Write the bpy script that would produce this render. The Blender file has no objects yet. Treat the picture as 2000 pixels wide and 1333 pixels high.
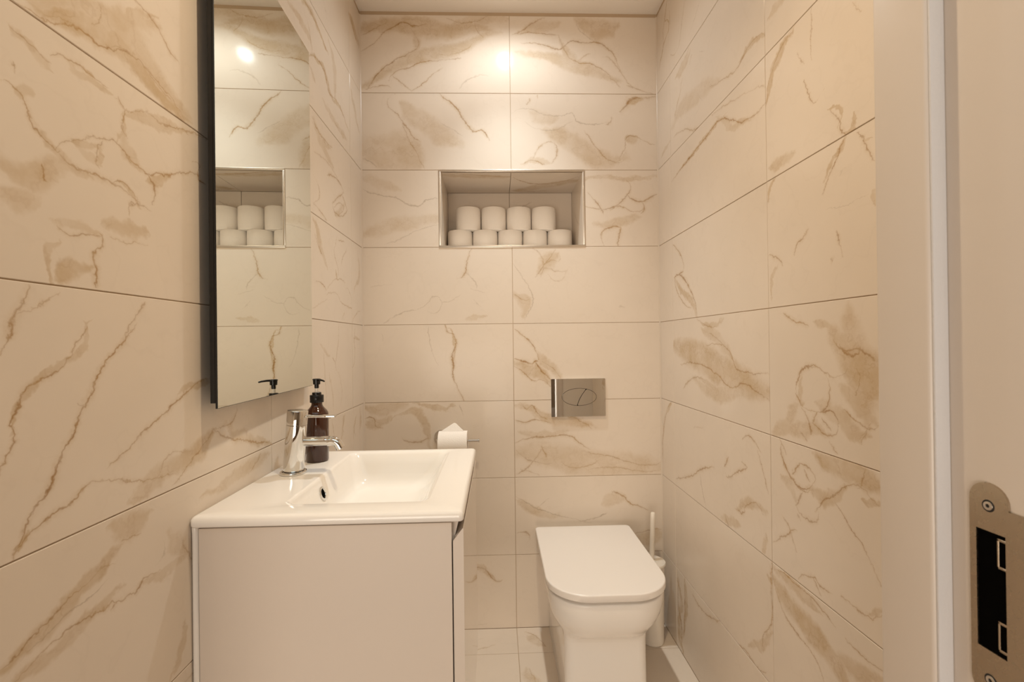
import bpy, bmesh, math, random
from mathutils import Vector, Matrix
random.seed(7)
C = bpy.context.scene.collection
SC = bpy.context.scene
PI = math.pi

# ------------------------------------------------------------------ camera
ZC = 1.118                                   # eye height, metres
cam = bpy.data.objects.new('camera', bpy.data.cameras.new('camera'))
C.objects.link(cam)
yaw, pitch, roll = 0.03288, 0.00341, -0.01226
fw = Vector((math.sin(yaw)*math.cos(pitch), math.cos(yaw)*math.cos(pitch), math.sin(pitch)))
rt = Vector((math.cos(yaw), -math.sin(yaw), 0))
up = rt.cross(fw)
r2 = rt*math.cos(roll) + up*math.sin(roll)
u2 = -rt*math.sin(roll) + up*math.cos(roll)
M = Matrix((r2, u2, -fw)).transposed().to_4x4()
M.translation = (0, 0, ZC)
cam.matrix_world = M
cam.data.sensor_width = 36
cam.data.lens = 905.72/2000*36
cam.data.clip_start = 0.02
cam.data.dof.use_dof = True
cam.data.dof.focus_distance = 1.25
cam.data.dof.aperture_fstop = 11
SC.camera = cam

# ------------------------------------------------------------------ light, world, exposure
w = bpy.data.worlds.new('world'); SC.world = w; w.use_nodes = True
w.node_tree.nodes['Background'].inputs[0].default_value = (1, .8, .6, 1)
w.node_tree.nodes['Background'].inputs[1].default_value = 0.02
SC.view_settings.view_transform = 'Standard'
SC.view_settings.look = 'None'
SC.view_settings.gamma = 1
SC.view_settings.use_curve_mapping = False
SC.view_settings.exposure = 0.07
WARM = (1.0, .76, .50)
def spot(name, loc, power, angle, blend, rad, col=WARM):
    l = bpy.data.lights.new(name, 'SPOT'); l.energy = power; l.spot_size = math.radians(angle)
    l.spot_blend = blend; l.shadow_soft_size = rad; l.color = col
    o = bpy.data.objects.new(name, l); C.objects.link(o); o.location = loc
    return o
def area(name, loc, rot, power, sx, sy, col):
    l = bpy.data.lights.new(name, 'AREA'); l.energy = power; l.shape = 'RECTANGLE'; l.size = sx; l.size_y = sy; l.color = col
    o = bpy.data.objects.new(name, l); C.objects.link(o); o.location = loc; o.rotation_euler = rot
    return o
L1 = (.052, 1.535); L2 = (.052, .72)
spot('downlight_back', (L1[0], L1[1], 2.408), 8.6, 168, .6, .022, (.90, .97, 1.0))
spot('downlight_back_beam', (L1[0], L1[1], 2.408), 33, 82, 1.0, .022, (.86, .96, 1.0))
spot('downlight_door', (L2[0], L2[1], 2.408), 39, 132, 1.0, .022, (1.0, .815, .57))
area('hall_upward_fill', (-.60, -2.15, .95), (math.radians(110), 0, 0), 64, 1.6, 1.8, (1.0, .89, .76))  # added fill panel tilted upward, no glazed door stands here
area('hall_overhead_fill', (-.2, -.9, 2.42), (0, 0, 0), 9, 2.2, 1.6, (.6, .88, 1.0))  # added overhead fill for the ambient level, no lamp fitting here

# ------------------------------------------------------------------ room measures (metres)
D = 1.819; XL = -.519; XR = .649; XC = .0646; YL = 1.6854; YR = 1.6876
YF0, YF1 = .340, .476                        # front wall: hall face, room face
ZJ = [2.0982 - .302*k for k in range(8)]     # horizontal joints
ZT = 2.404; ZCEIL = 2.418
NX0, NX1, NZ0, NZ1, ND = -.2165, .3515, ZJ[2], ZJ[1], .262   # niche opening

# ------------------------------------------------------------------ helpers
def lin(c):
    c /= 255.0
    return c/12.92 if c <= .04045 else ((c+.055)/1.055)**2.4
def rgb(r, g, b): return (lin(r), lin(g), lin(b), 1)
def finish(bm, smooth=None):
    bmesh.ops.recalc_face_normals(bm, faces=bm.faces)
    if smooth is not None:
        a = math.radians(smooth)
        for f in bm.faces: f.smooth = True
        for e in bm.edges:
            if len(e.link_faces) == 2 and e.calc_face_angle(0) > a: e.smooth = False
def mesh(name, bm, mat, smooth=None):
    finish(bm, smooth)
    me = bpy.data.meshes.new(name); bm.to_mesh(me); bm.free(); me.materials.append(mat)
    return me
def obj(name, bm, mat, parent=None, smooth=None, loc=None):
    me = bm if isinstance(bm, bpy.types.Mesh) else mesh(name, bm, mat, smooth)
    o = bpy.data.objects.new(name, me); C.objects.link(o)
    if parent: o.parent = parent
    if loc: o.location = loc
    return o
def tag(o, label=None, cat=None, group=None, kind=None):
    if label: o['label'] = label
    if cat: o['category'] = cat
    if group: o['group'] = group
    if kind: o['kind'] = kind
    return o
def thing(name, label, cat, loc=(0, 0, 0), rz=0, group=None):
    o = bpy.data.objects.new(name, None); C.objects.link(o); o.location = loc; o.rotation_euler = (0, 0, rz)
    o.empty_display_size = .05
    return tag(o, label, cat, group)
def box(bm, a, b, r=0, seg=2):
    v = [bm.verts.new((x, y, z)) for x in (a[0], b[0]) for y in (a[1], b[1]) for z in (a[2], b[2])]
    fs = [bm.faces.new([v[i] for i in q]) for q in ((0,1,3,2),(4,6,7,5),(0,4,5,1),(2,3,7,6),(0,2,6,4),(1,5,7,3))]
    if r:
        es = list({e for f in fs for e in f.edges})
        bmesh.ops.bevel(bm, geom=es, offset=r, segments=seg, profile=.5, affect='EDGES')
    return bm
def newbox(a, b, r=0, seg=2): return box(bmesh.new(), a, b, r, seg)
def loft(bm, loops, cap0=True, cap1=True):
    R = [[bm.verts.new(p) for p in L] for L in loops]
    n = len(R[0])
    for A, B in zip(R, R[1:]):
        for i in range(n): bm.faces.new((A[i], A[(i+1) % n], B[(i+1) % n], B[i]))
    if cap0: bm.faces.new(R[0])
    if cap1: bm.faces.new(R[-1])
    return bm
def lathe(bm, prof, M=Matrix(), n=32, cap0=True, cap1=True):
    return loft(bm, [[M @ Vector((r*math.cos(2*PI*i/n), r*math.sin(2*PI*i/n), z)) for i in range(n)] for r, z in prof], cap0, cap1)
def tube(bm, pts, rad, n=20, cap=True):
    pts = [Vector(p) for p in pts]; loops = []
    t = (pts[1]-pts[0]).normalized(); a = t.orthogonal().normalized()
    for i, p in enumerate(pts):
        t2 = (pts[min(i+1, len(pts)-1)] - pts[max(i-1, 0)]).normalized()
        a = (a - t2*a.dot(t2)).normalized(); b = t2.cross(a)
        r = rad[i] if isinstance(rad, (list, tuple)) else rad
        loops.append([p + a*r*math.cos(2*PI*k/n) + b*r*math.sin(2*PI*k/n) for k in range(n)])
    return loft(bm, loops, cap, cap)
def rrect(x0, x1, y0, y1, r, z, n=10):
    """rounded rectangle; r one radius or four (x1y1, x0y1, x0y0, x1y0)"""
    rs = r if isinstance(r, (list, tuple)) else (r,)*4
    out = []
    for k, (sx, sy) in enumerate(((1, 1), (-1, 1), (-1, -1), (1, -1))):
        rr = max(rs[k], 1e-4)
        cx = (x1-rr) if sx > 0 else (x0+rr); cy = (y1-rr) if sy > 0 else (y0+rr)
        for i in range(n+1):
            a = (k + i/n)*PI/2
            out.append(Vector((cx+rr*math.cos(a), cy+rr*math.sin(a), z)))
    return out

# ------------------------------------------------------------------ materials
def mat(name, col, rough=.4, metal=0, spec=.5, coat=0, trans=0, ior=1.45, bump=0, bscale=60, vary=0, sss=0):
    m = bpy.data.materials.new(name); m.use_nodes = True
    nt = m.node_tree; b = nt.nodes['Principled BSDF']
    b.inputs['Base Color'].default_value = col; b.inputs['Roughness'].default_value = rough
    b.inputs['Metallic'].default_value = metal; b.inputs['Specular IOR Level'].default_value = spec
    b.inputs['IOR'].default_value = ior; b.inputs['Coat Weight'].default_value = coat; b.inputs['Coat Roughness'].default_value = .04
    b.inputs['Transmission Weight'].default_value = trans
    if bump or vary:
        tc = nt.nodes.new('ShaderNodeTexCoord'); nz = nt.nodes.new('ShaderNodeTexNoise')
        nz.inputs['Scale'].default_value = bscale; nz.inputs['Detail'].default_value = 4
        nt.links.new(tc.outputs['Object'], nz.inputs['Vector'])
        if bump:
            bp = nt.nodes.new('ShaderNodeBump'); bp.inputs['Strength'].default_value = bump; bp.inputs['Distance'].default_value = .002
            nt.links.new(nz.outputs['Fac'], bp.inputs['Height']); nt.links.new(bp.outputs[0], b.inputs['Normal'])
        if vary:
            mr = nt.nodes.new('ShaderNodeMapRange'); mr.inputs['To Min'].default_value = rough-vary; mr.inputs['To Max'].default_value = rough+vary
            nt.links.new(nz.outputs['Fac'], mr.inputs['Value']); nt.links.new(mr.outputs[0], b.inputs['Roughness'])
    return m
MT = dict(
 grout=mat('grout', rgb(188,164,136), .9, bump=.3, bscale=400),
 plaster=mat('painted_plaster', rgb(226,216,204), .8, bump=.08, bscale=180),
 ceiling=mat('ceiling_paint', rgb(246,238,228), .85, bump=.06, bscale=160),
 gloss=mat('white_lacquer', rgb(220,207,194), .16, coat=.25, vary=.03, bscale=9),
 ceramic=mat('white_ceramic', rgb(241,235,228), .10, coat=0, vary=.02, bscale=6),
 seat=mat('white_thermoset', rgb(236,229,222), .22, vary=.04, bscale=8),
 chrome=mat('chrome', (.74,.73,.71,1), .025, 1, vary=.01, bscale=20),
 mirror=mat('mirror_silver', (.80,.825,.775,1), .004, 1),
 black=mat('black_frame', rgb(20,18,17), .35, vary=.05, bscale=30),
 dark=mat('recess_shade', rgb(7,6,5), .9, spec=.02),  # near-black for flat pieces that carry the shade of openings
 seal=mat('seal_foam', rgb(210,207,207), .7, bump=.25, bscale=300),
 paint=mat('gloss_wood_paint', rgb(214,202,190), .35, bump=.12, bscale=35),
 amber=mat('amber_bottle', rgb(60,28,12), .08, coat=.5, vary=.02, bscale=14),
 pump=mat('black_plastic', rgb(14,12,12), .3, vary=.05, bscale=50),
 clear=mat('milky_plastic', rgb(226,214,200), .3, vary=.05, bscale=50),
 paper=mat('tissue_paper', rgb(246,238,229), .95, spec=.1, bump=.35, bscale=260),
 card=mat('cardboard_core', rgb(178,150,118), .9, bump=.2, bscale=200),
 lacquer=mat('drawer_lacquer', rgb(220,207,194), .035, coat=.3, spec=.6, bump=.002, bscale=4),
 steel=mat('brushed_steel', (.46,.38,.285,1), .27, 1, vary=.06, bscale=120),
 trim=mat('satin_trim', (.68,.62,.55,1), .34, 1, vary=.05, bscale=60),
 plastic=mat('white_plastic', rgb(234,224,210), .3, vary=.05, bscale=30),
 silicone=mat('silicone', rgb(214,198,180), .25, vary=.05, bscale=40),
 wood=mat('hall_floor_wood', rgb(120,88,58), .45, bump=.1, bscale=25),
 hall=mat('hall_paint', rgb(168,148,124), .8, bump=.06, bscale=120),
 lens=mat('lamp_lens', (1,.8,.55,1), .4),
)
_b = MT['lens'].node_tree.nodes['Principled BSDF']; _b.inputs['Emission Color'].default_value = (1,.8,.55,1); _b.inputs['Emission Strength'].default_value = 6

# ---- marble tile: drawn veins (rotated float curves) over soft procedural clouding
def band_group():
    g = bpy.data.node_groups.new('vein_band', 'ShaderNodeTree')
    for n in ('y', 'centre', 'width', 'W', 'S', 'soft', 'strength'): g.interface.new_socket(n, in_out='INPUT', socket_type='NodeSocketFloat')
    g.interface.new_socket('mask', in_out='OUTPUT', socket_type='NodeSocketFloat')
    i = g.nodes.new('NodeGroupInput'); o = g.nodes.new('NodeGroupOutput'); L = g.links.new
    def m(op, a, b=None, c=None):
        n = g.nodes.new('ShaderNodeMath'); n.operation = op
        for k, v in enumerate((a, b, c)):
            if v is None: continue
            if isinstance(v, float): n.inputs[k].default_value = v
            else: L(v, n.inputs[k])
        return n.outputs[0]
    d = m('MULTIPLY', m('ABSOLUTE', m('SUBTRACT', i.outputs['y'], i.outputs['centre'])), i.outputs['S'])
    x = m('SUBTRACT', m('MULTIPLY', i.outputs['width'], i.outputs['W']), d)
    r = g.nodes.new('ShaderNodeMapRange'); r.interpolation_type = 'SMOOTHSTEP'
    L(x, r.inputs['Value']); L(i.outputs['soft'], r.inputs['From Max']); L(i.outputs['strength'], r.inputs['To Max'])
    L(r.outputs[0], o.inputs[0])
    return g
BAND = band_group()
def set_curve(node, pts):
    c = node.mapping; c.use_clip = False; cu = c.curves[0]; c.extend = 'HORIZONTAL'
    while len(cu.points) < len(pts): cu.points.new(.5, .5)
    for p, (x, y) in zip(cu.points, pts): p.location = (x, y); p.handle_type = 'AUTO'
    c.update()
def marble(name, feats, flip, u0, v0, seed, rough=.15):
    """feats: (kind, half width m, strength, [(u, v) ...]) in wall coordinates; u0, v0 the tile's corner; flip mirrors u"""
    rnd = random.Random(seed)
    m = bpy.data.materials.new(name); m.use_nodes = True; nt = m.node_tree; N = nt.nodes; L = nt.links.new
    bs = N['Principled BSDF']
    def node(t, **kw):
        n = N.new(t)
        for k, v in kw.items(): n.inputs[k].default_value = v
        return n
    def math_(op, a, b):
        n = N.new('ShaderNodeMath'); n.operation = op
        for k, v in enumerate((a, b)):
            if isinstance(v, (int, float)): n.inputs[k].default_value = v
            else: L(v, n.inputs[k])
        return n.outputs[0]
    tc = N.new('ShaderNodeTexCoord').outputs['Object']
    off = node('ShaderNodeVectorMath'); off.operation = 'ADD'; L(tc, off.inputs[0]); off.inputs[1].default_value = (seed*1.37 % 50, seed*2.11 % 50, 0)
    sd = off.outputs[0]
    def noise(vec, scale, detail=2, rough_=.5, out='Fac'):
        n = node('ShaderNodeTexNoise', Scale=scale, Detail=detail, Roughness=rough_); L(vec, n.inputs['Vector']); return n.outputs[out]
    def vm(op, a, b=None, s=None):
        n = N.new('ShaderNodeVectorMath'); n.operation = op; L(a, n.inputs[0])
        if b is not None:
            if isinstance(b, tuple): n.inputs[1].default_value = b
            else: L(b, n.inputs[1])
        if s is not None: n.inputs['Scale'].default_value = s
        return n.outputs[0]
    j1 = vm('SCALE', vm('SUBTRACT', noise(sd, 26, 3, .6, 'Color'), (.5, .5, .5)), s=.017)
    j2 = vm('SCALE', vm('SUBTRACT', noise(sd, 110, 2, .6, 'Color'), (.5, .5, .5)), s=.010)
    P = vm('ADD', vm('ADD', tc, j1), j2)                     # jittered: veins
    j3 = vm('SCALE', vm('SUBTRACT', noise(sd, 14, 4, .65, 'Color'), (.5, .5, .5)), s=.055)
    Q = vm('ADD', tc, j3)                                    # strongly jittered: clouded patches
    acc = {'v': None, 'g': None, 'p': None, 'h': None}
    for k, W, st, pts in feats:
        q = [Vector((((u0-u) if flip else (u-u0)), v-v0)) for u, v in pts]
        c = sum(q, Vector((0, 0)))/len(q)
        ax = q[-1]-q[0]
        if len(q) > 2:                                       # principal axis
            sxx = sum((p.x-c.x)**2 for p in q); syy = sum((p.y-c.y)**2 for p in q); sxy = sum((p.x-c.x)*(p.y-c.y) for p in q)
            th = .5*math.atan2(2*sxy, sxx-syy); a2 = Vector((math.cos(th), math.sin(th)))
            ax = a2 if a2.dot(ax) >= 0 else -a2
        if ax.length < 1e-6: continue
        ax.normalize(); th = math.atan2(ax.y, ax.x); nr = Vector((-ax.y, ax.x))
        t = [(p-q[0]).dot(ax) for p in q]; y = [(p-q[0]).dot(nr) for p in q]
        t0, Ln = min(t), max(max(t)-min(t), .004)
        S = max(2.4*max(abs(v) for v in y), .01)
        cp = sorted((( (a-t0)/Ln, .5+b/S) for a, b in zip(t, y)))
        mp = N.new('ShaderNodeMapping'); mp.vector_type = 'TEXTURE'
        o = q[0] + ax*t0 - nr*(S*.5)
        mp.inputs['Location'].default_value = (o.x, o.y, 0); mp.inputs['Rotation'].default_value = (0, 0, th); mp.inputs['Scale'].default_value = (Ln, S, 1)
        L(Q if k == 'p' else P, mp.inputs['Vector'])
        sp = N.new('ShaderNodeSeparateXYZ'); L(mp.outputs[0], sp.inputs[0])
        f1 = N.new('ShaderNodeFloatCurve'); set_curve(f1, cp); L(sp.outputs['X'], f1.inputs['Value'])
        f2 = N.new('ShaderNodeFloatCurve')
        if k == 'p': wc = [(-.12, 0), (.0, .55), (.25, .9+rnd.uniform(-.15, .1)), (.5, 1), (.75, .9+rnd.uniform(-.15, .1)), (1, .55), (1.12, 0)]
        else: wc = [(-.03, 0), (.03, .6), (.25, .8+rnd.uniform(-.25, .2)), (.5, .85), (.75, .8+rnd.uniform(-.25, .2)), (.97, .6), (1.03, 0)]
        # float curves cover 0..1: squeeze the width table into that range
        lo, hi = wc[0][0], wc[-1][0]
        set_curve(f2, [((a-lo)/(hi-lo), b) for a, b in wc])
        n = N.new('ShaderNodeMath'); n.operation = 'MULTIPLY_ADD'; n.inputs[1].default_value = 1/(hi-lo); n.inputs[2].default_value = -lo/(hi-lo)
        L(sp.outputs['X'], n.inputs[0]); L(n.outputs[0], f2.inputs['Value'])
        g = N.new('ShaderNodeGroup'); g.node_tree = BAND
        L(sp.outputs['Y'], g.inputs['y']); L(f1.outputs[0], g.inputs['centre']); L(f2.outputs[0], g.inputs['width'])
        g.inputs['S'].default_value = S
        if k == 'p': Wm, soft = W*1.35, W*.75
        else: Wm, soft = W*1.15+.0002, W*1.2+.0003
        g.inputs['W'].default_value = Wm; g.inputs['soft'].default_value = soft; g.inputs['strength'].default_value = st
        acc[k] = g.outputs[0] if acc[k] is None else math_('MAXIMUM', acc[k], g.outputs[0])
        if k == 'v':                                         # soft tan halo along each vein
            h = N.new('ShaderNodeGroup'); h.node_tree = BAND
            L(sp.outputs['Y'], h.inputs['y']); L(f1.outputs[0], h.inputs['centre']); L(f2.outputs[0], h.inputs['width'])
            h.inputs['S'].default_value = S; h.inputs['W'].default_value = W*3.6+.001; h.inputs['soft'].default_value = W*3.4+.001; h.inputs['strength'].default_value = st*.45
            acc['h'] = h.outputs[0] if acc['h'] is None else math_('MAXIMUM', acc['h'], h.outputs[0])
    def ramp(v, a, b, lo=0., hi=1.):
        r = N.new('ShaderNodeMapRange'); L(v, r.inputs['Value'])
        for nm, x in (('From Min', a), ('From Max', b), ('To Min', lo), ('To Max', hi)): r.inputs[nm].default_value = x
        return r.outputs[0]
    def mix(fac, a, b):
        n = N.new('ShaderNodeMix'); n.data_type = 'RGBA'; L(fac, n.inputs['Factor'])
        for s, v in (('A', a), ('B', b)):
            sock = [x for x in n.inputs if x.identifier == s+'_Color'][0]
            if isinstance(v, tuple): sock.default_value = v
            else: L(v, sock)
        return [x for x in n.outputs if x.identifier == 'Result_Color'][0]
    cloud = noise(sd, 3.5, 4, .6)
    col = mix(ramp(cloud, .35, .75, 0, .5), BASE_A, BASE_B)
    grain = noise(sd, 34, 5, .7)
    # hairlines everywhere, faint
    hn = noise(vm('ADD', sd, j3), 5.5, 3, .55)
    hair = ramp(math_('ABSOLUTE', math_('SUBTRACT', hn, .5), 0), 0, .012, .035, 0)
    col = mix(hair, col, VEIN_G)
    if acc['p'] is not None:
        pm = math_('MULTIPLY', acc['p'], math_('MULTIPLY', ramp(grain, .3, .65, .7, 1.0), ramp(noise(vm('ADD', sd, j1), 11, 5, .65), .36, .6, .5, 1.1)))
        col = mix(math_('MULTIPLY', pm, PATCH_K), col, PATCH)
        fn = noise(vm('ADD', sd, j1), 15, 4, .6)
        fine = ramp(math_('ABSOLUTE', math_('SUBTRACT', fn, .5), 0), 0, .03, .24, 0)
        col = mix(math_('MULTIPLY', fine, acc['p']), col, VEIN_F)
    if acc['h'] is not None: col = mix(math_('MULTIPLY', acc['h'], ramp(grain, .35, .65, .3, 1.0)), col, PATCH)
    if acc['g'] is not None:
        col = mix(math_('MULTIPLY', acc['g'], ramp(grain, .3, .6, .4, .8)), col, VEIN_G)
    if acc['v'] is not None:
        vcol = mix(ramp(noise(sd, 16, 2), .35, .65), VEIN_A, VEIN_B)
        col = mix(math_('MULTIPLY', acc['v'], ramp(grain, .3, .58, .45, VEIN_K)), col, vcol)
    L(col, bs.inputs['Base Color']); bs.inputs['Specular IOR Level'].default_value = .11
    bs.inputs['Roughness'].default_value = rough
    L(ramp(cloud, .3, .7, rough-.015, rough+.015), bs.inputs['Roughness'])
    return m
BASE_A = rgb(227,213,197); BASE_B = rgb(217,203,187)
PATCH = rgb(190,161,120); VEIN_G = rgb(160,136,110); VEIN_F = rgb(166,128,82)
VEIN_A = rgb(146,102,46); VEIN_B = rgb(168,127,68); PATCH_K = .85; VEIN_K = .95
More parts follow.
